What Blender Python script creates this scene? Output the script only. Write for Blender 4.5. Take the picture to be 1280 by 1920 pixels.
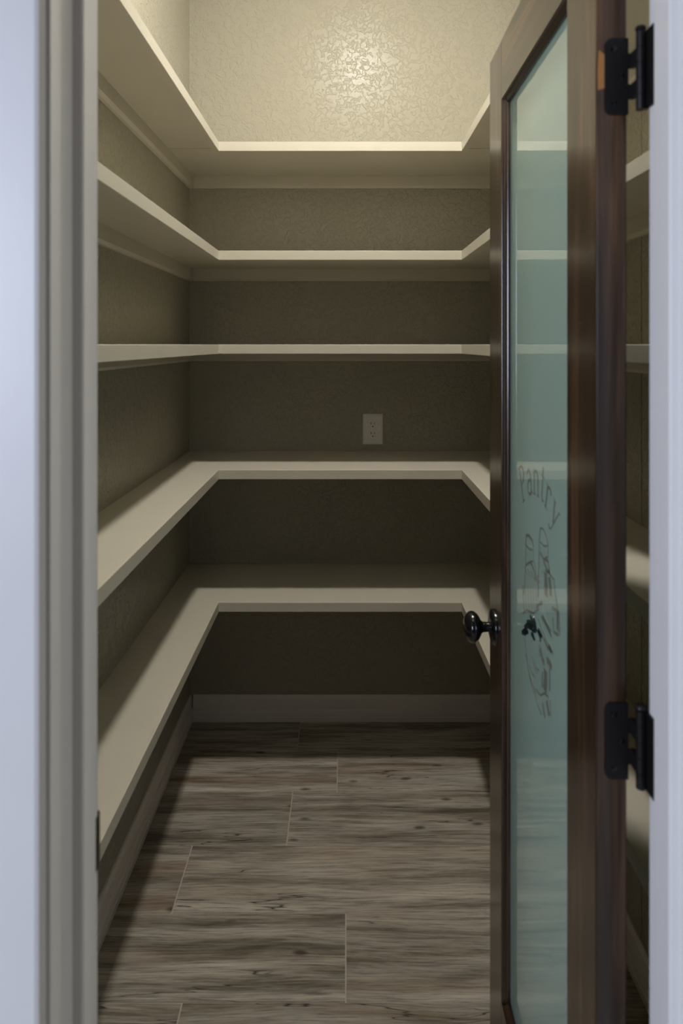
import bpy, bmesh, math, random
from mathutils import Vector, Matrix

for o in list(bpy.data.objects):
    bpy.data.objects.remove(o)
S = bpy.context.scene
COL = S.collection
random.seed(7)

# ------------------------------------------------------------------ camera
F_PX, H = 1290.0, 1.469
cd = bpy.data.cameras.new('camera')
cam = bpy.data.objects.new('camera', cd)
COL.objects.link(cam)
cam.location = (0, 0, H)
cam.rotation_euler = (math.pi / 2, 0, 0)
cd.sensor_fit = 'VERTICAL'
cd.sensor_height = 36.0
cd.sensor_width = 24.0
cd.lens = F_PX / 1920 * 36.0
cd.shift_x = -8 / 1920
cd.shift_y = -314 / 1920
cd.clip_start = 0.02
cd.dof.use_dof = True
cd.dof.focus_distance = 2.45
cd.dof.aperture_fstop = 4.6
S.camera = cam

# ------------------------------------------------------------------ world, daylight, exposure
w = bpy.data.worlds.new('world')
S.world = w
w.use_nodes = True
bg = w.node_tree.nodes['Background']
bg.inputs[0].default_value = (0.72, 0.80, 1.0, 1)
bg.inputs[1].default_value = 0.014

def area(name, loc, target, sx, sy, power, col):
    l = bpy.data.lights.new(name, 'AREA')
    l.shape = 'RECTANGLE'; l.size = sx; l.size_y = sy
    l.energy = power; l.color = col
    o = bpy.data.objects.new(name, l); COL.objects.link(o)
    o.location = loc
    o.rotation_euler = (Vector(target) - Vector(loc)).to_track_quat('-Z', 'Y').to_euler()
    return o
area('kitchen_window_daylight', (-2.3, -1.8, 1.75), (0.2, 0.9, 1.35), 1.2, 1.25, 102, (0.735, 0.805, 1.0))
area('jamb_fill_light', (2.7, 0.16, 1.8), (-0.27, 0.7, 1.3), 0.35, 1.2, 13, (1.0, 0.95, 0.87))  # unseen fill light, added to brighten the left jamb

LAMP_STRENGTH = 590.0
LAMP_COLOR = (1.0, 0.965, 0.90)
S.view_settings.view_transform = 'Standard'
S.view_settings.look = 'None'
S.view_settings.exposure = 0.0
S.view_settings.gamma = 1.0
S.view_settings.use_curve_mapping = False

# ------------------------------------------------------------------ materials
def newmat(name):
    m = bpy.data.materials.new(name); m.use_nodes = True
    nt = m.node_tree
    return m, nt, nt.nodes['Principled BSDF']

def N(nt, t, **kw):
    n = nt.nodes.new(t)
    for k, v in kw.items():
        setattr(n, k, v)
    return n

def ramp(nt, stops, src=None, interp='LINEAR'):
    r = N(nt, 'ShaderNodeValToRGB')
    e = r.color_ramp.elements
    r.color_ramp.interpolation = interp
    while len(e) < len(stops):
        e.new(0.5)
    for i, (p, c) in enumerate(stops):
        e[i].position = p
        e[i].color = (c if len(c) == 4 else (*c, 1)) if isinstance(c, tuple) else (c, c, c, 1)
    if src is not None:
        nt.links.new(src, r.inputs[0])
    return r.outputs[0]

def mixc(nt, fac, a, b, mode='MIX'):
    m = N(nt, 'ShaderNodeMix', data_type='RGBA', blend_type=mode)
    for sock, v in ((m.inputs[0], fac), (m.inputs[6], a), (m.inputs[7], b)):
        if hasattr(v, 'links'):
            nt.links.new(v, sock)
        else:
            sock.default_value = v if not isinstance(v, tuple) or len(v) == 4 else (*v, 1)
    return m.outputs[2]

def mapped(nt, scale, offset_random=0.0):
    tc = N(nt, 'ShaderNodeTexCoord')
    src = tc.outputs['Object']
    if offset_random:
        oi = N(nt, 'ShaderNodeObjectInfo')
        cb = N(nt, 'ShaderNodeCombineXYZ')
        mu = N(nt, 'ShaderNodeMath', operation='MULTIPLY'); mu.inputs[1].default_value = offset_random
        nt.links.new(oi.outputs['Random'], mu.inputs[0])
        for i in range(3):
            nt.links.new(mu.outputs[0], cb.inputs[i])
        ad = N(nt, 'ShaderNodeVectorMath', operation='ADD')
        nt.links.new(src, ad.inputs[0]); nt.links.new(cb.outputs[0], ad.inputs[1])
        src = ad.outputs[0]
    mp = N(nt, 'ShaderNodeVectorMath', operation='MULTIPLY')
    mp.inputs[1].default_value = scale
    nt.links.new(src, mp.inputs[0])
    return mp.outputs[0]

def noise(nt, vec, scale, detail=3.0, rough=0.5, dist=0.0):
    n = N(nt, 'ShaderNodeTexNoise')
    n.inputs['Scale'].default_value = scale
    n.inputs['Detail'].default_value = detail
    n.inputs['Roughness'].default_value = rough
    n.inputs['Distortion'].default_value = dist
    nt.links.new(vec, n.inputs['Vector'])
    return n.outputs['Fac']

def bump(nt, b, h, strength, dist):
    n = N(nt, 'ShaderNodeBump')
    n.inputs['Strength'].default_value = strength
    n.inputs['Distance'].default_value = dist
    nt.links.new(h, n.inputs['Height'])
    nt.links.new(n.outputs[0], b.inputs['Normal'])

def mat_wall():
    m, nt, b = newmat('knockdown_wall_paint')
    v = mapped(nt, (1, 1, 1))
    splat = ramp(nt, [(0.47, 0.0), (0.56, 1.0)], noise(nt, v, 48, 4, 0.6, 0.5))
    fine = noise(nt, v, 210, 2, 0.5)
    h = mixc(nt, 0.22, splat, fine)
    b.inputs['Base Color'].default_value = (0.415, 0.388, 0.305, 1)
    b.inputs['Roughness'].default_value = 0.27
    b.inputs['Specular IOR Level'].default_value = 0.16
    bump(nt, b, h, 0.6, 0.0036)
    return m

def mat_paint(name, col, rough, grain=0.0):
    m, nt, b = newmat(name)
    v = mapped(nt, (1, 1, 1))
    n = noise(nt, v, 9, 3)
    c = mixc(nt, n, tuple(x * 0.96 for x in col), tuple(min(1, x * 1.04) for x in col))
    nt.links.new(c, b.inputs['Base Color'])
    b.inputs['Roughness'].default_value = rough
    bump(nt, b, noise(nt, v, 160, 2), 0.08, 0.001)
    return m

def mat_plank():
    m, nt, b = newmat('weathered_wood_look_tile')
    tc = mapped(nt, (1, 1, 1), 37.0)
    # wavy grain: bend y by a slow noise
    slow = noise(nt, mapped(nt, (2.2, 5.0, 1), 37.0), 1.0, 2)
    sub = N(nt, 'ShaderNodeMath', operation='SUBTRACT'); sub.inputs[1].default_value = 0.5
    nt.links.new(slow, sub.inputs[0])
    mul = N(nt, 'ShaderNodeMath', operation='MULTIPLY'); mul.inputs[1].default_value = 0.034
    nt.links.new(sub.outputs[0], mul.inputs[0])
    cb = N(nt, 'ShaderNodeCombineXYZ'); nt.links.new(mul.outputs[0], cb.inputs[1])
    ad = N(nt, 'ShaderNodeVectorMath', operation='ADD')
    nt.links.new(tc, ad.inputs[0]); nt.links.new(cb.outputs[0], ad.inputs[1])
    def sc(s):
        q = N(nt, 'ShaderNodeVectorMath', operation='MULTIPLY'); q.inputs[1].default_value = s
        nt.links.new(ad.outputs[0], q.inputs[0]); return q.outputs[0]
    band = noise(nt, sc((1.7, 24, 1)), 1.0, 8, 0.68)
    col = ramp(nt, [(0.33, (0.14, 0.118, 0.090)), (0.43, (0.315, 0.272, 0.215)),
                    (0.53, (0.50, 0.445, 0.37)), (0.68, (0.66, 0.605, 0.515))], band)
    fine = noise(nt, sc((9, 230, 1)), 1.0, 5, 0.7)
    col = mixc(nt, 0.75, col, ramp(nt, [(0.34, 0.30), (0.48, 0.95), (0.66, 1.35)], fine), 'MULTIPLY')
    warm = ramp(nt, [(0.52, 0.0), (0.72, 1.0)], noise(nt, sc((1.1, 11, 1)), 1.3, 4))
    warmf = N(nt, 'ShaderNodeMath', operation='MULTIPLY'); warmf.inputs[1].default_value = 0.38
    nt.links.new(warm, warmf.inputs[0])
    col = mixc(nt, warmf.outputs[0], col, (0.34, 0.21, 0.115))
    streak = ramp(nt, [(0.30, 1.0), (0.40, 0.0)], noise(nt, sc((2.3, 30, 1)), 1.0, 6, 0.7))
    sf = N(nt, 'ShaderNodeMath', operation='MULTIPLY'); sf.inputs[1].default_value = 0.75
    nt.links.new(streak, sf.inputs[0])
    col = mixc(nt, sf.outputs[0], col, (0.075, 0.062, 0.046))
    # hairline cracks: level lines of a stretched noise, kept only in places
    cr = noise(nt, sc((0.8, 11, 1)), 1.0, 4, 0.55)
    line = ramp(nt, [(0.4955, 0.0), (0.500, 1.0), (0.5045, 0.0)], cr)
    keep = ramp(nt, [(0.44, 0.0), (0.52, 1.0)], noise(nt, sc((2.4, 3, 1)), 1.0, 2))
    lk = N(nt, 'ShaderNodeMath', operation='MULTIPLY')
    nt.links.new(line, lk.inputs[0]); nt.links.new(keep, lk.inputs[1])
    col = mixc(nt, lk.outputs[0], col, (0.03, 0.024, 0.018))
    # knots
    vo = N(nt, 'ShaderNodeTexVoronoi'); vo.inputs['Scale'].default_value = 1.0
    nt.links.new(sc((5.0, 12.0, 1)), vo.inputs['Vector'])
    kn = ramp(nt, [(0.045, 1.0), (0.12, 0.0)], vo.outputs['Distance'])
    kf = N(nt, 'ShaderNodeMath', operation='MULTIPLY'); kf.inputs[1].default_value = 0.8
    nt.links.new(kn, kf.inputs[0])
    col = mixc(nt, kf.outputs[0], col, (0.05, 0.037, 0.025))
    tone = ramp(nt, [(0.0, 0.74), (1.0, 1.00)], N(nt, 'ShaderNodeObjectInfo').outputs['Random'])
    col = mixc(nt, 1.0, col, tone, 'MULTIPLY')
    nt.links.new(col, b.inputs['Base Color'])
    b.inputs['Roughness'].default_value = 0.5
    b.inputs['Specular IOR Level'].default_value = 0.35
    bump(nt, b, fine, 0.18, 0.001)
    return m

def mat_walnut(name, axis):
    m, nt, b = newmat(name)
    s = {'z': (26, 26, 1.4), 'y': (26, 1.4, 26)}[axis]
    v = mapped(nt, s, 11.0)
    n1 = noise(nt, v, 1.0, 5, 0.6, 1.2)
    col = ramp(nt, [(0.3, (0.014, 0.0068, 0.0032)), (0.5, (0.032, 0.0155, 0.0072)), (0.70, (0.125, 0.062, 0.030))], n1)
    fine = noise(nt, mapped(nt, tuple(x * 9 if x > 2 else x * 3 for x in s), 11.0), 1.0, 3)
    col = mixc(nt, 0.5, col, ramp(nt, [(0.35, 0.5), (0.6, 1.15)], fine), 'MULTIPLY')
    nt.links.new(col, b.inputs['Base Color'])
    b.inputs['Roughness'].default_value = 0.28
    b.inputs['Specular IOR Level'].default_value = 0.5
    b.inputs['Coat Weight'].default_value = 0.45
    b.inputs['Coat Roughness'].default_value = 0.16
    bump(nt, b, fine, 0.05, 0.0006)
    return m

def mat_glass():
    m, nt, b = newmat('frosted_pane_glass')
    n = noise(nt, mapped(nt, (1, 1, 1)), 900, 2)
    c = mixc(nt, n, (0.40, 0.57, 0.47), (0.44, 0.61, 0.51))
    nt.links.new(c, b.inputs['Base Color'])
    b.inputs['Roughness'].default_value = 0.6
    b.inputs['Transmission Weight'].default_value = 0.3
    b.inputs['IOR'].default_value = 1.45
    b.inputs['Specular IOR Level'].default_value = 0.3
    b.inputs['Coat Weight'].default_value = 1.0
    b.inputs['Coat Roughness'].default_value = 0.004
    b.inputs['Coat IOR'].default_value = 2.6
    return m

def mat_plain(name, col, rough, metal=0.0, emit=None, strength=0.0, coat=0.0):
    m, nt, b = newmat(name)
    n = noise(nt, mapped(nt, (1, 1, 1)), 60, 2)
    c = mixc(nt, n, tuple(x * 0.9 for x in col), tuple(min(1, x * 1.1) for x in col))
    nt.links.new(c, b.inputs['Base Color'])
    b.inputs['Roughness'].default_value = rough
    b.inputs['Metallic'].default_value = metal
    b.inputs['Coat Weight'].default_value = coat
    if emit:
        b.inputs['Emission Color'].default_value = (*emit, 1)
        b.inputs['Emission Strength'].default_value = strength
    return m

M_WALL = mat_wall()
M_CEIL = mat_paint('ceiling_paint', (0.70, 0.68, 0.62), 0.8)
M_KITCHEN = mat_paint('kitchen_wall_paint', (0.72, 0.72, 0.72), 0.6)
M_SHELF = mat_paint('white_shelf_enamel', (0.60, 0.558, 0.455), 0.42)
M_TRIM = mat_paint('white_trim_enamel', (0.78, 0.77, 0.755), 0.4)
M_BASE = mat_paint('white_baseboard_enamel', (0.86, 0.80, 0.74), 0.4)
M_PLANK = mat_plank()
M_GROUT = mat_paint('beige_grout', (0.56, 0.50, 0.41), 0.9)
M_WOODZ = mat_walnut('dark_walnut_upright', 'z')
M_WOODY = mat_walnut('dark_walnut_level', 'y')
M_ORANGE = mat_plain('orange_brown', (0.42, 0.19, 0.06), 0.35)
M_GLASS = mat_glass()
M_PRINT = mat_plain('grey_brown_print', (0.165, 0.185, 0.145), 0.5, coat=1.0)
M_WASH = mat_plain('pale_grey_green_print', (0.30, 0.42, 0.345), 0.5, coat=1.0)
M_PRINTD = mat_plain('dark_green_print', (0.015, 0.03, 0.028), 0.5, coat=1.0)
for m_ in (M_PRINT, M_WASH, M_PRINTD):
    b_ = m_.node_tree.nodes['Principled BSDF']
    b_.inputs['Coat IOR'].default_value = 2.6
    b_.inputs['Coat Roughness'].default_value = 0.004
M_BLACK = mat_plain('oil_rubbed_black_metal', (0.012, 0.011, 0.011), 0.42, 0.4)
M_KNOB = mat_plain('glossy_black_metal', (0.006, 0.006, 0.007), 0.2, 0.3, coat=0.5)
M_BRONZE = mat_plain('dark_bronze_plate', (0.045, 0.022, 0.014), 0.4, 0.6)
M_PLATE = mat_plain('white_plastic', (0.88, 0.84, 0.79), 0.35)
M_SLOT = mat_plain('dark_socket_slot', (0.01, 0.009, 0.008), 0.6)
M_LAMP = mat_plain('lit_white_lamp_glass', (0.9, 0.9, 0.88), 0.4, emit=LAMP_COLOR, strength=LAMP_STRENGTH)
M_NICKEL = mat_plain('brushed_nickel', (0.6, 0.58, 0.55), 0.35, 0.9)

# ------------------------------------------------------------------ builders
WLOC = {}

def box(bm, x0, x1, y0, y1, z0, z1, bev=0.0):
    vs = [bm.verts.new((x, y, z)) for x in (x0, x1) for y in (y0, y1) for z in (z0, z1)]
    fs = [(0, 1, 3, 2), (4, 6, 7, 5), (0, 4, 5, 1), (2, 3, 7, 6), (0, 2, 6, 4), (1, 5, 7, 3)]
    faces = [bm.faces.new([vs[i] for i in f]) for f in fs]
    if bev > 0:
        es = list({e for f in faces for e in f.edges})
        bmesh.ops.bevel(bm, geom=es, offset=bev, segments=2, profile=0.5, affect='EDGES')
    return bm

def B(x0, x1, y0, y1, z0, z1, bev=0.0):
    return box(bmesh.new(), x0, x1, y0, y1, z0, z1, bev)

def prism(bm, pts, to3, a, b):
    """closed 2-D outline swept from a to b; to3(p, q, t) -> xyz"""
    lo = [bm.verts.new(to3(p, q, a)) for p, q in pts]
    hi = [bm.verts.new(to3(p, q, b)) for p, q in pts]
    n = len(pts)
    for i in range(n):
        bm.faces.new((lo[i], lo[(i + 1) % n], hi[(i + 1) % n], hi[i]))
    bm.faces.new(lo); bm.faces.new(hi[::-1])
    return bm

def lathe(bm, prof, org, axis, seg=40):
    """prof: (t along axis, radius)"""
    ax = Vector(axis).normalized()
    u = ax.orthogonal().normalized(); v = ax.cross(u)
    rings = []
    for t, r in prof:
        c = Vector(org) + ax * t
        if r < 1e-6:
            rings.append([bm.verts.new(c)])
        else:
            rings.append([bm.verts.new(c + (u * math.cos(k * 2 * math.pi / seg) + v * math.sin(k * 2 * math.pi / seg)) * r) for k in range(seg)])
    for A, Bq in zip(rings, rings[1:]):
        for k in range(seg):
            k2 = (k + 1) % seg
            q = [A[k % len(A)], A[k2 % len(A)], Bq[k2 % len(Bq)], Bq[k % len(Bq)]]
            q = list(dict.fromkeys(q))
            if len(q) > 2:
                bm.faces.new(q)
    if len(rings[0]) > 1: bm.faces.new(rings[0][::-1])
    if len(rings[-1]) > 1: bm.faces.new(rings[-1])
    return bm

def obj(name, bm, mat, parent=None, smooth=False, origin=None):
    bmesh.ops.recalc_face_normals(bm, faces=bm.faces[:])
    co = [v.co for v in bm.verts]
    if origin is None:
        c = Vector([(min(p[i] for p in co) + max(p[i] for p in co)) / 2 for i in range(3)])
    else:
        c = Vector(origin)
    bmesh.ops.translate(bm, verts=bm.verts[:], vec=-c)
    me = bpy.data.meshes.new(name)
    bm.to_mesh(me); bm.free()
    me.materials.append(mat)
    if smooth:
        for p in me.polygons: p.use_smooth = True
        try:
            me.set_sharp_from_angle(angle=math.radians(40))
        except Exception:
            pass
    o = bpy.data.objects.new(name, me)
    COL.objects.link(o)
    o.location = c
    if parent is not None:
        o.parent = parent
        o.location = c - WLOC[parent.name]
    WLOC[o.name] = c
    return o

def empty(name, loc):
    o = bpy.data.objects.new(name, None)
    o.empty_display_size = 0.05
    COL.objects.link(o); o.location = loc
    WLOC[o.name] = Vector(loc)
    return o

def tag(o, label, cat=None, group=None, kind=None):
    o['label'] = label
    if cat: o['category'] = cat
    if group: o['group'] = group
    if kind: o['kind'] = kind
    return o

def struct(o, label, cat):
    return tag(o, label, cat, kind='structure')

def copy_tree(o, parent=None):
    c = o.copy(); COL.objects.link(c)
    if parent is not None: c.parent = parent
    for ch in list(o.children):
        copy_tree(ch, c)
    return c

# ------------------------------------------------------------------ dimensions
XL, XR = -0.612, 0.680            # pantry side walls
YF, YB = 0.769, 2.693             # pantry faces of front and back walls
ZC = 2.99                         # ceiling
JL, JR = -0.277, 0.339            # door opening faces
YN = 0.632                        # kitchen face of the door casing
YW = 0.645                        # kitchen face of the wall
DOOR_TOP = 2.045
T = 0.10

# ------------------------------------------------------------------ room shell
struct(obj('wall_back', B(XL - T, XR + T, YB, YB + T, 0, ZC), M_WALL), 'cream knockdown-textured back wall of the pantry', 'wall')
struct(obj('wall_left', B(XL - T, XL, YF, YB, 0, ZC), M_WALL), 'cream textured left wall of the pantry', 'wall')
struct(obj('wall_right', B(XR, XR + T, YF, YB, 0, ZC), M_WALL), 'cream textured right wall behind the open door', 'wall')
bm = bmesh.new()
box(bm, -1.9, JL - 0.019, YW, YF, 0, ZC)
box(bm, JR + 0.019, 1.9, YW, YF, 0, ZC)
box(bm, JL - 0.019, JR + 0.019, YW, YF, DOOR_TOP + 0.019, ZC)
struct(obj('wall_front', bm, M_KITCHEN), 'pale wall that holds the pantry doorway', 'wall')
struct(obj('ceiling', B(XL - T, XR + T, YW, YB + T, ZC, ZC + 0.08), M_CEIL), 'plain cream pantry ceiling', 'ceiling')

bm = bmesh.new()
box(bm, -1.9, 1.9, -0.9, YB + T, -0.06, -0.0015)
floor = struct(obj('floor', bm, M_GROUT), 'floor of grey-brown wood-look plank tiles with thin beige joints', 'floor')

# ---- floor planks, each one a piece
ROW = 0.241
Y0 = 2.259
ends = {0: -0.029, 1: -0.174, 2: -0.45, 3: 0.0, 4: -0.365}
regions = [(XL, XR, YF, YB), (JL, JR, YN, YF), (-1.85, 1.85, -0.85, YN)]
G = 0.0016
for k in range(-1, 15):
    ya, yb = Y0 - ROW * k, Y0 - ROW * k + ROW
    e = ends.get(k, random.uniform(-0.5, 0.5))
    L = 1.2
    x = e - 2 * L
    while x < 2.0:
        for (rx0, rx1, ry0, ry1) in regions:
            a0, a1 = max(x + G, rx0), min(x + L - G, rx1)
            b0, b1 = max(ya + G * 0.8, ry0), min(yb - G * 0.8, ry1)
            if a1 - a0 > 0.02 and b1 - b0 > 0.012:
                bm = bmesh.new()
                dz = random.uniform(-0.0003, 0.0003)
                box(bm, a0, a1, b0, b1, -0.007, dz, 0.0008)
                obj('floor_plank', bm, M_PLANK, floor)
        x += L

# ---- baseboards
BP = [(0, 0), (0.0165, 0), (0.0165, 0.0175), (0.0125, 0.0190), (0.0125, 0.0225), (0.0160, 0.025), (0.0160, 0.041),
      (0.0150, 0.046), (0.0085, 0.0475), (0.0085, 0.0515), (0.0110, 0.053), (0.0110, 0.088), (0.0085, 0.096), (0.0055, 0.1005), (0, 0.1005)]
bm = prism(bmesh.new(), BP, lambda p, q, t: (t, YB - p, q), XL + 0.0166, XR - 0.0166)
struct(obj('baseboard_back', bm, M_BASE), 'white moulded baseboard along the back wall', 'baseboard')
bm = prism(bmesh.new(), BP, lambda p, q, t: (XL + p, t, q), YF, YB)
struct(obj('baseboard_left', bm, M_BASE), 'white moulded baseboard along the left wall', 'baseboard')
bm = prism(bmesh.new(), BP, lambda p, q, t: (XR - p, t, q), YF, YB)
struct(obj('baseboard_right', bm, M_BASE), 'white moulded baseboard along the right wall behind the door', 'baseboard')

# slim vertical joint strip on the right wall
struct(obj('trim_4', B(XR - 0.0016, XR, 1.581, 1.587, 0.1005, ZC, 0.0006), M_WALL), 'slim upright joint strip on the right wall behind the door', 'trim')

# ---- door frame: jamb with moulded stop, casing
STOP = [(0.0, 0.0), (0.0085, 0.0), (0.0102, 0.0008), (0.011, 0.0025), (0.011, 0.0345), (0.0100, 0.0358), (0, 0.0358)]
SY = 0.6975                                            # where the stop starts
def jamb(sgn, X, n, label, label_c):
    j = struct(obj('trim_%d' % n, B(min(X, X - sgn * 0.019), max(X, X - sgn * 0.019), YW, YF, 0, DOOR_TOP, 0.001), M_TRIM), label, 'door frame')
    bm = prism(bmesh.new(), STOP, lambda p, q, t: (X + sgn * p, SY + q, t), 0, DOOR_TOP - 0.0115)
    obj('door_stop', bm, M_TRIM, j)
    # moulded casing on the kitchen face
    CP = [(0.0, YW), (0.0, YN + 0.005), (0.0015, YN + 0.0015), (0.005, YN), (0.066, YN), (0.067, YN - 0.002), (0.068, YN - 0.003),
          (0.070, YN - 0.002), (0.074, YN + 0.006), (0.074, YW)]
    bm = prism(bmesh.new(), CP, lambda p, q, t: (X - sgn * (p + 0.0040), q, t), 0, DOOR_TOP + 0.07)
    obj('casing', bm, M_TRIM, j)
    return j
jl = jamb(1, JL, 1, 'white painted left door jamb with stop and strike plate', '')
jr = jamb(-1, JR, 2, 'white painted right door jamb carrying the black hinges', '')
jt = struct(obj('trim_3', B(JL - 0.019, JR + 0.019, YW, YF, DOOR_TOP, DOOR_TOP + 0.019, 0.001), M_TRIM), 'white painted head jamb across the top of the doorway', 'door frame')
obj('door_stop', B(JL + 0.0115, JR - 0.0115, SY, SY + 0.038, DOOR_TOP - 0.011, DOOR_TOP, 0.001), M_TRIM, jt)
obj('casing', B(JL + 0.0, JR - 0.0, YN, YW, DOOR_TOP + 0.0, DOOR_TOP + 0.07, 0.002), M_TRIM, jt)
# strike plate with its curved lip at the pantry edge of the left jamb
zs = 0.915
bm = bmesh.new()
lipp = [(JL + 0.0002, 0.735), (JL + 0.0016, 0.735), (JL + 0.0016, 0.768), (JL + 0.0008, 0.7735), (JL - 0.0015, 0.777), (JL - 0.0030, 0.776), (JL - 0.0008, 0.7725), (JL + 0.0002, 0.7685)]
prism(bm, lipp, lambda p, q, t: (p, q, t), zs - 0.0285, zs + 0.0285)
sp = obj('strike_plate', bm, M_BRONZE, jl)
tag(sp, 'dark bronze strike plate at the jamb edge')
obj('screw', lathe(bmesh.new(), [(0, 0.0035), (0.0006, 0.0032), (0.001, 0.0)], (JL + 0.0016, 0.748, zs + 0.021), (1, 0, 0), 14), M_BRONZE, sp)
obj('screw', lathe(bmesh.new(), [(0, 0.0035), (0.0006, 0.0032), (0.001, 0.0)], (JL + 0.0016, 0.748, zs - 0.021), (1, 0, 0), 14), M_BRONZE, sp)

# ------------------------------------------------------------------ pantry shelves (five alike U-shaped shelves)
XLL, XRL, YLB = -0.422, 0.385, 2.287      # front faces of left, right and back edge strips
XRN, YSTEP = 0.487, 1.47                  # right shelf is narrower beside the door
TH, LIP, LT = 0.018, 0.0315, 0.018
SHELF_Z = [2.1435, 1.7815, 1.4692, 1.0522, 0.6112]   # top surfaces, top to bottom
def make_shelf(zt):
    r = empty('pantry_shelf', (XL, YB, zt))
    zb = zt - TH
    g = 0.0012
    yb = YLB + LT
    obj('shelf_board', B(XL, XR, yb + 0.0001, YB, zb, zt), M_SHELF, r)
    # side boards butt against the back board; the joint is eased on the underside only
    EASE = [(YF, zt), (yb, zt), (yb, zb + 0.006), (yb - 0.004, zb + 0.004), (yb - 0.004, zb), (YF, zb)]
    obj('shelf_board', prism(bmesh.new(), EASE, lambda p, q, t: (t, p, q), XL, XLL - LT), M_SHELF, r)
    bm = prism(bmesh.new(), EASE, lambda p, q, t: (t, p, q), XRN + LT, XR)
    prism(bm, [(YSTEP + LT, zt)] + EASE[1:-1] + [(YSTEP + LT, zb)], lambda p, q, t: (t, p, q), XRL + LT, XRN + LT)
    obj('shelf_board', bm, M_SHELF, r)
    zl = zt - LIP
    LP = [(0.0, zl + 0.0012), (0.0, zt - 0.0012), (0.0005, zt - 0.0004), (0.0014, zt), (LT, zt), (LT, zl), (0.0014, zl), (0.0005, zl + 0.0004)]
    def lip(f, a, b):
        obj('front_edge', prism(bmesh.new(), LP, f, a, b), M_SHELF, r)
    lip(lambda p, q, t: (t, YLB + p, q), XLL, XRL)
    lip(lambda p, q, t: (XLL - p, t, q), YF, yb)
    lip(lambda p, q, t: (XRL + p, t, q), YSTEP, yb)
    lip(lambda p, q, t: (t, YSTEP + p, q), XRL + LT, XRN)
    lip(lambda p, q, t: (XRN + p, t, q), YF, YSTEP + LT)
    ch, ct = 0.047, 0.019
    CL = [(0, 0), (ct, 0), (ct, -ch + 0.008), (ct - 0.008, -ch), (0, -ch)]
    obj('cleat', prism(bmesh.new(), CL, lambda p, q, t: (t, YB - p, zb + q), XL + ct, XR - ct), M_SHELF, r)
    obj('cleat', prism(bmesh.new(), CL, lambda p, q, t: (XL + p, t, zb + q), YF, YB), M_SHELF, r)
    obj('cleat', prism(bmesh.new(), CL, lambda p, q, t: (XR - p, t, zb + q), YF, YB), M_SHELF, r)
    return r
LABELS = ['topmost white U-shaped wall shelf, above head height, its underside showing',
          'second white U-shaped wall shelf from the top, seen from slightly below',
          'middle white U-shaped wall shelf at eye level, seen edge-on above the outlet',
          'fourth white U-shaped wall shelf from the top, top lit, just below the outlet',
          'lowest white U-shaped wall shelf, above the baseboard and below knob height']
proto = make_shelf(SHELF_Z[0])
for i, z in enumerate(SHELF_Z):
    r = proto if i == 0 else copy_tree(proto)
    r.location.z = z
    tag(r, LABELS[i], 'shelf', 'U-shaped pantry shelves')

# ------------------------------------------------------------------ wall outlet
ox, oz, oy = 0.1055, 1.138, YB
out = tag(empty('wall_outlet', (ox, oy, oz)), 'white duplex power outlet on the dark back wall above the fourth shelf', 'outlet')
hw, hh = 0.0385, 0.0597
bm = bmesh.new()
ringo = [(-hw, -hh), (hw, -hh), (hw, hh), (-hw, hh)]
ringi = [(-hw + 0.007, -hh + 0.007), (hw - 0.007, -hh + 0.007), (hw - 0.007, hh - 0.007), (-hw + 0.007, hh - 0.007)]
r0 = [bm.verts.new((ox + p, oy, oz + q)) for p, q in ringo]
r1 = [bm.verts.new((ox + p, oy - 0.003, oz + q)) for p, q in ringo]
r2 = [bm.verts.new((ox + p, oy - 0.0065, oz + q)) for p, q in ringi]
for A, C in ((r0, r1), (r1, r2)):
    for k in range(4):
        bm.faces.new((A[k], A[(k + 1) % 4], C[(k + 1) % 4], C[k]))
bm.faces.new(r2)
bm.faces.new(r0[::-1])
obj('cover_plate', bm, M_PLATE, out)
def oval(rx, rz, flat, n=28):
    return [(rx * math.cos(a), max(-flat, min(flat, rz * math.sin(a)))) for a in [k * 2 * math.pi / n for k in range(n)]]
# raised oval ring round both sockets
bm = prism(bmesh.new(), oval(0.0235, 0.042, 0.05, 40), lambda p, q, t: (ox + p, t, oz + q), oy - 0.0065, oy - 0.0072)
obj('socket_surround', bm, M_PLATE, out)
for s in (1, -1):
    cz = oz + s * 0.0192
    bm = prism(bmesh.new(), oval(0.0172, 0.0172, 0.0140), lambda p, q, t: (ox + p, t, cz + q), oy - 0.0072, oy - 0.0095)
    rc = obj('receptacle', bm, M_PLATE, out)
    obj('slot', B(ox - 0.0078, ox - 0.0056, oy - 0.0099, oy - 0.0094, cz + 0.0005, cz + 0.0085), M_SLOT, rc)
    obj('slot', B(ox + 0.0056, ox + 0.0074, oy - 0.0099, oy - 0.0094, cz + 0.0010, cz + 0.0080), M_SLOT, rc)
    obj('ground_hole', prism(bmesh.new(), oval(0.0027, 0.0027, 0.002, 14), lambda p, q, t: (ox + p, t, cz - 0.0075 + q), oy - 0.0094, oy - 0.0099), M_SLOT, rc)
obj('screw', lathe(bmesh.new(), [(0, 0.003), (0.0008, 0.0026), (0.001, 0)], (ox, oy - 0.0072, oz), (0, -1, 0), 14), M_PLATE, out)

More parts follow.
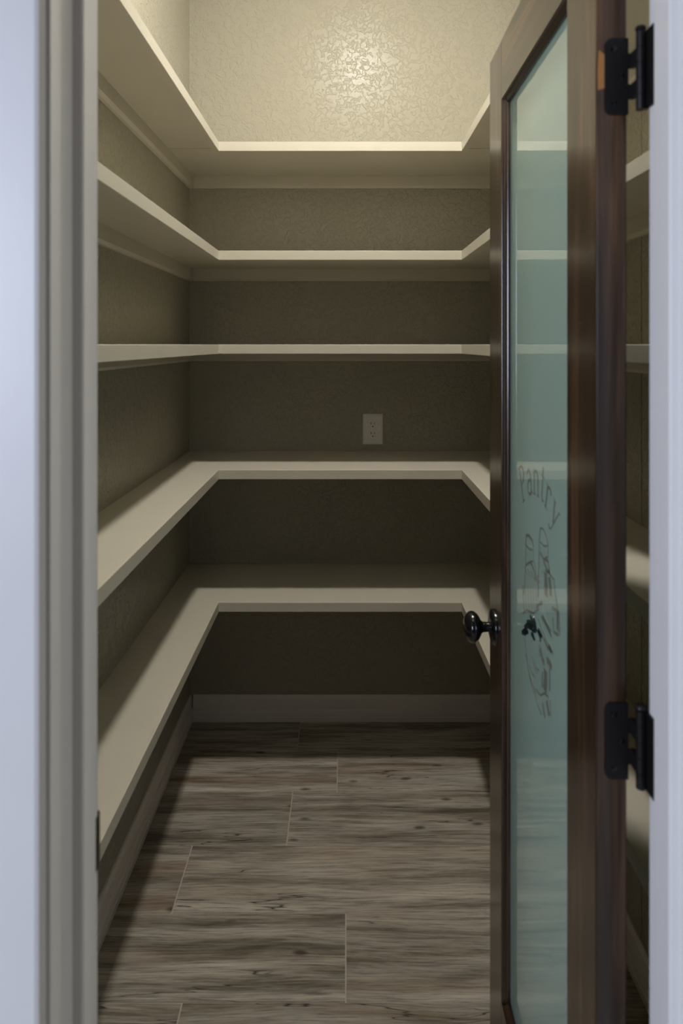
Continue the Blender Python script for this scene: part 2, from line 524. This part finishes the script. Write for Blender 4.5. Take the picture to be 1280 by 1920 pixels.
# ------------------------------------------------------------------ ceiling light (above the frame; it lights the pantry)
lx, ly = 0.062, 1.645
cl = tag(empty('ceiling_light', (lx, ly, ZC)), 'round flat ceiling downlight with a lit white lens over the pantry aisle', 'ceiling light')
obj('trim_ring', lathe(bmesh.new(), [(0, 0.110), (0.006, 0.108), (0.010, 0.098), (0.010, 0.066), (0.004, 0.0605), (0.0, 0.0605)], (lx, ly, ZC), (0, 0, -1)), M_PLATE, cl, True)
obj('lens', lathe(bmesh.new(), [(0.0, 0.060), (0.012, 0.0605), (0.024, 0.056), (0.033, 0.045), (0.039, 0.028), (0.041, 0.010), (0.0412, 0.0)], (lx, ly, ZC), (0, 0, -1)), M_LAMP, cl)

# ------------------------------------------------------------------ the open door
XD = 0.288; DT = 0.0355                   # visible face, thickness
YH, YL = 0.792, 1.396                     # hinge edge and latch edge
ZD0, ZD1 = 0.012, 2.040
ST = 0.108; RT = 0.112; RB = 0.225
PIN = (0.3318, 0.7745)
door = struct(empty('door_1', (PIN[0], PIN[1], ZD0)), 'dark walnut glazed pantry door standing open to the right, with frosted glass', 'door')
xa, xb = XD, XD + DT
gy0, gy1, gz0, gz1 = YH + ST, YL - ST, ZD0 + RB, ZD1 - RT
obj('stile', B(xa, xb, YH, gy0, ZD0, ZD1, 0.0022), M_WOODZ, door)
obj('stile', B(xa, xb, gy1, YL, ZD0, ZD1, 0.0022), M_WOODZ, door)
obj('rail', B(xa, xb, gy0, gy1, gz1, ZD1, 0.0008), M_WOODY, door)
obj('rail', B(xa, xb, gy0, gy1, ZD0, gz0, 0.0008), M_WOODY, door)
# glazing bead with an ogee, one stick per side and face
PX0, PX1 = XD + 0.0150, XD + 0.0205
BEAD = [(0.0, 0.0015), (0.0022, 0.0015), (0.0028, 0.004), (0.0045, 0.0065), (0.0075, 0.009), (0.0085, 0.0110), (0.0085, 0.0148), (0.0, 0.0148)]
def beads(sx, xface):
    f = lambda q: xface + sx * q
    obj('glazing_bead', prism(bmesh.new(), BEAD, lambda p, q, t: (f(q), gy0 + p, t), gz0, gz1), M_WOODZ, door)
    obj('glazing_bead', prism(bmesh.new(), BEAD, lambda p, q, t: (f(q), gy1 - p, t), gz0, gz1), M_WOODZ, door)
    obj('glazing_bead', prism(bmesh.new(), BEAD, lambda p, q, t: (f(q), t, gz0 + p), gy0 + 0.0086, gy1 - 0.0086), M_WOODY, door)
    obj('glazing_bead', prism(bmesh.new(), BEAD, lambda p, q, t: (f(q), t, gz1 - p), gy0 + 0.0086, gy1 - 0.0086), M_WOODY, door)
beads(1, xa)
beads(-1, xb)
pane = obj('pane', B(PX0, PX1, gy0 + 0.0002, gy1 - 0.0002, gz0 + 0.0002, gz1 - 0.0002), M_GLASS, door)
tag(pane, 'frosted greenish glass pane with the word Pantry and a drawing')

# ---- print on the glass: u runs from the latch side to the hinge side (left to right when read)
XS = PX0 - 0.0001
UC = (gy0 + gy1) / 2
def P3(u, z, d):
    return (XS - d, UC - u, z)
def stroke(bm, pts, wds, d=0.0003):
    pts = [Vector(p) for p in pts]
    n = len(pts)
    if not isinstance(wds, (list, tuple)): wds = [wds] * n
    L, R = [], []
    for i in range(n):
        t = (pts[min(i + 1, n - 1)] - pts[max(i - 1, 0)])
        t = t.normalized() if t.length > 1e-9 else Vector((1, 0))
        nn = Vector((-t.y, t.x)) * wds[i] / 2
        L.append(pts[i] + nn); R.append(pts[i] - nn)
    def ring(i):
        return [bm.verts.new(P3(L[i].x, L[i].y, 0)), bm.verts.new(P3(R[i].x, R[i].y, 0)), bm.verts.new(P3(R[i].x, R[i].y, d)), bm.verts.new(P3(L[i].x, L[i].y, d))]
    rs = [ring(i) for i in range(n)]
    for A, C in zip(rs, rs[1:]):
        for k in range(4):
            bm.faces.new((A[k], A[(k + 1) % 4], C[(k + 1) % 4], C[k]))
    bm.faces.new(rs[0][::-1]); bm.faces.new(rs[-1])
def arc(cx, cy, rx, ry, a0, a1, n=10):
    return [(cx + rx * math.cos(math.radians(a0 + (a1 - a0) * i / n)), cy + ry * math.sin(math.radians(a0 + (a1 - a0) * i / n))) for i in range(n + 1)]
K, HL = 0.0042, 0.0017      # thick stem, thin hairline (letter units: cap height 0.046)
LET = {
 'P': [([(0.004, 0), (0.004, 0.046)], K), ([(-0.003, 0), (0.011, 0)], HL), ([(-0.003, 0.046), (0.006, 0.046)], HL), (arc(0.006, 0.034, 0.0165, 0.012, 90, -90), [HL, HL, 0.004, K, K, K, K, K, 0.004, HL, HL])],
 'a': [(arc(0.009, 0.021, 0.009, 0.010, 150, 0, 6) + [(0.018, 0.003), (0.023, 0.001)], [HL, HL, 0.004, K, K, K, K, K, HL]), (arc(0.010, 0.009, 0.009, 0.009, 60, 330, 9), 0.0042)],
 'n': [([(0.003, 0), (0.003, 0.030)], K), ([(-0.002, 0), (0.008, 0)], HL), ([(-0.002, 0.030), (0.003, 0.030)], HL), (arc(0.011, 0.020, 0.0085, 0.010, 160, 0, 6) + [(0.0195, 0)], [HL, HL, 0.003, K, K, K, K, K]), ([(0.0145, 0), (0.0245, 0)], HL)],
 't': [([(0.006, 0.042), (0.006, 0.006), (0.009, 0.001), (0.015, 0.003)], [0.003, K, 0.004, HL]), ([(-0.001, 0.030), (0.014, 0.030)], HL)],
 'r': [([(0.003, 0), (0.003, 0.030)], K), ([(-0.002, 0), (0.009, 0)], HL), ([(-0.002, 0.030), (0.003, 0.030)], HL), (arc(0.011, 0.021, 0.008, 0.009, 170, 50, 6) + [(0.0165, 0.024)], [HL, HL, 0.003, 0.004, 0.004, 0.005, K, K])],
 'y': [([(0.002, 0.030), (0.0115, 0.002)], K), ([(0.021, 0.030), (0.009, -0.008), (0.004, -0.013), (-0.001, -0.011)], [HL, HL, 0.0035, 0.0045]), ([(-0.002, 0.030), (0.007, 0.030)], HL), ([(0.016, 0.030), (0.025, 0.030)], HL)],
}
ADV = {'P': 0.031, 'a': 0.0275, 'n': 0.029, 't': 0.020, 'r': 0.0235, 'y': 0.026}
word = 'Pantry'
tot = sum(ADV[c] for c in word)
RAD = 0.150; SCL = 1.30
zc = 1.222 - RAD + 0.006
bm = bmesh.new()
pos = 0
for c in word:
    th0 = (pos + ADV[c] / 2 - tot / 2) * SCL / RAD
    for pts, wd in LET[c]:
        out_p = []
        for (px, py) in pts:
            lu, lz = (px - ADV[c] / 2 + 0.003) * SCL, py * SCL
            rr = RAD + lz
            out_p.append((rr * math.sin(th0) + lu * math.cos(th0), zc + rr * math.cos(th0) - lu * math.sin(th0)))
        stroke(bm, out_p, [q * SCL for q in wd] if isinstance(wd, list) else wd * SCL)
    pos += ADV[c]
tag(obj('lettering', bm, M_PRINT, pane), 'the word Pantry printed in an arch of serif letters')

# drawing under the word: two corked bottles, a jar and loaf, a dark herb sprig and a bundle tapering downwards
def U(x): # photo column on the pane -> u
    return UC - 1290 * (PX0 + 0.001) / (x - 648)
def Zp(x, y):
    return H - (y - 646) * (PX0 + 0.001) / (x - 648)
def Q(*xy):
    return [(U(x), Zp(x, y)) for x, y in xy]
bm = bmesh.new()
def ln(w_, *xy): stroke(bm, Q(*xy), w_)
t1, t2, t3 = 0.0036, 0.0056, 0.0105
# right-hand bottle with loop top
ln(t1, (1010, 1040), (1010, 1010), (1012, 990), (1018, 992), (1024, 1005), (1027, 1024))
ln(t1, (1010, 1030), (1009, 1060), (1008, 1090), (1007, 1120))
ln(0.0028, (1012, 1016), (1019, 1024), (1027, 1024), (1027, 1044), (1021, 1046))
ln(t2, (1012, 1036), (1018, 1048), (1027, 1052), (1030, 1075))
ln(t2, (1018, 1052), (1026, 1070), (1030, 1072))
# left-hand bottle
ln(t2, (984, 1024), (985, 1004), (990, 1004), (997, 1014), (999, 1026))
ln(0.0028, (984, 1022), (992, 1030), (999, 1031), (1000, 1050))
ln(t1, (984, 1022), (984, 1060), (982, 1090), (980, 1115))
ln(t1, (1000, 1050), (1004, 1075), (1008, 1100), (1008, 1120))
ln(t2, (992, 1052), (996, 1060), (1001, 1072), (1003, 1090))
ln(t1, (984, 1060), (992, 1054), (998, 1052))
# loaf and jar, right
ln(t3 * 1.6, (1022, 1074), (1023, 1095), (1023, 1118))
ln(t3 * 1.3, (1029, 1082), (1031, 1098), (1032, 1118))
ln(t1, (1021, 1068), (1030, 1076), (1039, 1088), (1040, 1108), (1043, 1130), (1047, 1150), (1049, 1180), (1048, 1192))
ln(t2, (1034, 1140), (1042, 1144), (1048, 1150))
ln(t3, (1045, 1148), (1045, 1182))
ln(t2, (1036, 1158), (1038, 1185), (1046, 1190))
# hatching
for i in range(6):
    x = 978 + i * 5
    ln(0.0030, (x, 1098 + i), (x + 1, 1125), (x + 3, 1146))
for i in range(5):
    x = 982 + i * 6
    ln(0.0028, (x, 1062 + 4 * i), (x + 6, 1078 + 4 * i))
ln(t2, (1004, 1140), (1010, 1132), (1016, 1130))
ln(t1, (978, 1150), (986, 1144), (998, 1150), (1010, 1142))
# long diagonal blades
ln(t2, (1014, 1156), (1020, 1166), (1028, 1182), (1034, 1194))
ln(t2, (1016, 1152), (1024, 1170), (1032, 1184))
ln(t1, (1008, 1160), (1016, 1182), (1026, 1206), (1034, 1222))
ln(t3, (1029, 1210), (1033, 1222))
ln(t2, (1018, 1196), (1026, 1214), (1036, 1224))
ln(t3, (1012, 1216), (1016, 1236), (1020, 1244))
ln(t3, (1024, 1236), (1030, 1244), (1034, 1252))
ln(t1, (1010, 1208), (1011, 1232))
# left contour falling to the point
ln(t1, (982, 1196), (984, 1214), (986, 1232), (988, 1248), (991, 1266), (995, 1284), (1001, 1302), (1007, 1322), (1014, 1340))
ln(t1, (984, 1226), (988, 1246), (990, 1262), (996, 1280), (1004, 1300))
ln(0.0030, (996, 1230), (1000, 1248), (1006, 1262))
ln(0.0030, (990, 1244), (996, 1262), (1002, 1270))
ln(0.0030, (1000, 1236), (1004, 1252), (1010, 1258))
# bundle and its tail
ln(t3 * 1.8, (1022, 1256), (1022, 1276), (1020, 1296))
ln(t2, (1016, 1260), (1015, 1290))
ln(t2, (1030, 1252), (1030, 1296))
ln(t1, (1004, 1292), (1012, 1304), (1020, 1300), (1028, 1308))
ln(t3 * 1.1, (1024, 1314), (1027, 1330), (1029, 1342))
ln(t3 * 0.8, (1016, 1318), (1019, 1336), (1021, 1346))
ln(t1, (1030, 1312), (1032, 1344))
tag(obj('drawing', bm, M_PRINT, pane), 'sketchy grey-brown drawing of bottles and tapering bundle')
bm = bmesh.new()
def wash(rows):
    # tinted patch between a left and a right outline (photo columns at each row)
    Lp = [(U(a), Zp(a, y)) for a, b, y in rows]; Rp = [(U(b), Zp(b, y)) for a, b, y in rows]
    f = [bm.verts.new(P3(u, z, 0.00015)) for u, z in Lp + Rp[::-1]]
    k = [bm.verts.new(P3(u, z, 0.0)) for u, z in Lp + Rp[::-1]]
    n = len(f)
    for i in range(n):
        bm.faces.new((f[i], f[(i + 1) % n], k[(i + 1) % n], k[i]))
    bm.faces.new(f); bm.faces.new(k[::-1])
wash([(985, 999, 1034), (984, 1001, 1052), (982, 1005, 1080), (979, 1008, 1110), (978, 1009, 1142)])
wash([(1010, 1026, 1026), (1009, 1029, 1056), (1012, 1032, 1074)])
wash([(1020, 1030, 1072), (1018, 1040, 1096), (1016, 1042, 1126), (1022, 1047, 1152), (1034, 1049, 1186)])
wash([(983, 1012, 1200), (986, 1030, 1216), (989, 1034, 1244), (993, 1030, 1272), (1001, 1028, 1300), (1009, 1029, 1322), (1015, 1030, 1342)])
tag(obj('tint', bm, M_WASH, pane), 'pale grey-green tint filling the drawing')
bm = bmesh.new()
# dark herb sprig
for a in [((978, 1184), (984, 1182), (989, 1186)), ((981, 1176), (988, 1172), (995, 1176), (1003, 1184)), ((986, 1166), (992, 1168), (1000, 1178)),
          ((992, 1154), (996, 1164), (1002, 1178), (1004, 1186)), ((998, 1156), (1002, 1168), (1004, 1180)), ((990, 1172), (997, 1180), (1003, 1184)),
          ((994, 1188), (999, 1194), (1002, 1200)), ((976, 1186), (982, 1186), (988, 1185)), ((1008, 1186), (1012, 1194), (1012, 1204)), ((1004, 1178), (1010, 1186), (1016, 1194))]:
    stroke(bm, Q(*a), [0.006] + [0.011] * (len(a) - 2) + [0.005])
tag(obj('herb_sprig', bm, M_PRINTD, pane), 'dark green leafy sprig in the middle of the drawing')

# ---- egg knob pair with rosettes
KY, KZ = 1.347, 0.916
def knob(sx, xf):
    k = obj('knob', lathe(bmesh.new(), [(0.006, 0.0100), (0.014, 0.0092), (0.0235, 0.0100), (0.0270, 0.0125), (0.0300, 0.0185), (0.0345, 0.0250), (0.0405, 0.0292),
                                        (0.0465, 0.0296), (0.0520, 0.0268), (0.0575, 0.0200), (0.0605, 0.0115), (0.0618, 0.0)], (xf, KY, KZ), (sx, 0, 0), 48), M_KNOB, door, True)
    tag(k, 'glossy black egg-shaped knob')
    obj('rosette', lathe(bmesh.new(), [(0.0, 0.0335), (0.004, 0.0335), (0.0065, 0.0315), (0.0085, 0.0265), (0.0100, 0.0190), (0.0115, 0.0125), (0.0115, 0.0)], (xf, KY, KZ), (sx, 0, 0), 48), M_KNOB, k, True)
knob(-1, xa)
knob(1, xb)
lp = obj('latch_plate', B(xa + 0.006, xb - 0.006, YL, YL + 0.0012, KZ - 0.028, KZ + 0.028, 0.0005), M_BRONZE, door)
obj('latch_bolt', prism(bmesh.new(), [(xa + 0.011, YL + 0.0012), (xb - 0.011, YL + 0.0012), (xb - 0.013, YL + 0.009), (xa + 0.011, YL + 0.003)], lambda p, q, t: (p, q, t), KZ - 0.008, KZ + 0.008), M_BRONZE, lp)

# ---- butt hinges: door leaf on the hinge edge, knuckles, pin, leaf on the jamb
def rrect(x0, x1, z0, z1, r, left=True, n=5):
    pts = [(x1, z0), (x1, z1)]
    pts += [(x0 + r - r * math.sin(a), z1 - r + r * math.cos(a)) for a in [i * math.pi / 2 / n for i in range(n + 1)]]
    pts += [(x0 + r - r * math.cos(a), z0 + r - r * math.sin(a)) for a in [i * math.pi / 2 / n for i in range(n + 1)]]
    return pts
def hinge(zc):
    hz = 0.0440
    px, py = PIN
    x0, x1 = xa + 0.0095, px - 0.0075
    h = obj('hinge', prism(bmesh.new(), rrect(x0, x1, zc - hz, zc + hz, 0.0085), lambda p, q, t: (p, t, q), YH - 0.0022, YH), M_BLACK, door)
    tag(h, 'black butt hinge')
    # knuckles: 5, alternately joined to door leaf and jamb leaf
    kz = 2 * hz / 5
    for i in range(5):
        za, zb = zc - hz + i * kz + 0.0003, zc - hz + (i + 1) * kz - 0.0003
        bm = lathe(bmesh.new(), [(0, 0.0052), (zb - za, 0.0052)], (px, py, za), (0, 0, 1), 20)
        if i in (1, 3):
            box(bm, x1 - 0.0005, px, YH - 0.0022, YH - 0.0002, za, zb)
            box(bm, px - 0.0052, px, py, YH - 0.0002, za, zb)
        obj('knuckle', bm, M_BLACK, h, True)
    obj('pin', lathe(bmesh.new(), [(0, 0.003), (0.001, 0.0052), (0.003, 0.0062), (0.0055, 0.0055), (0.0072, 0.003), (0.0076, 0)], (px, py, zc + hz), (0, 0, 1), 20), M_BLACK, h, True)
    bm = prism(bmesh.new(), rrect(-(py - 0.002), -(YF - 0.028), -1, 1, 0.0), lambda p, q, t: (t, -p, zc + q * hz), JR - 0.0024, JR - 0.0002) if False else None
    bm = bmesh.new()
    ya_, yb_ = YF - 0.0225, py
    pts = [(yb_, zc - hz), (yb_, zc + hz)]
    r = 0.008; n = 5
    pts += [(ya_ + r - r * math.sin(a), zc + hz - r + r * math.cos(a)) for a in [i * math.pi / 2 / n for i in range(n + 1)]]
    pts += [(ya_ + r - r * math.cos(a), zc - hz + r - r * math.sin(a)) for a in [i * math.pi / 2 / n for i in range(n + 1)]]
    prism(bm, pts, lambda p, q, t: (t, p, q), JR - 0.0026, JR - 0.0003)
    obj('jamb_leaf', bm, M_BLACK, h)
    for dx, dz in ((0.010, 0.031), (0.010, -0.031), (0.019, 0.0)):
        obj('screw', lathe(bmesh.new(), [(0, 0.0036), (0.0006, 0.0034), (0.0011, 0.0)], (x0 + dx, YH - 0.0022, zc + dz), (0, -1, 0), 16), M_KNOB, h)
for z in (1.777, 1.0135, 0.25):
    hinge(z)
# small orange-brown plate on the door corner beside the top hinge
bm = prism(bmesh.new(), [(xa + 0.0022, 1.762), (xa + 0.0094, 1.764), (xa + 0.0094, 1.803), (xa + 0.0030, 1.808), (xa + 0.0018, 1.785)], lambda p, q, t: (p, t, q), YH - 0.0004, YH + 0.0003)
tag(obj('orange_patch', bm, M_ORANGE, door), 'orange-brown patch beside the top hinge')
door.rotation_euler.z = -0.0065
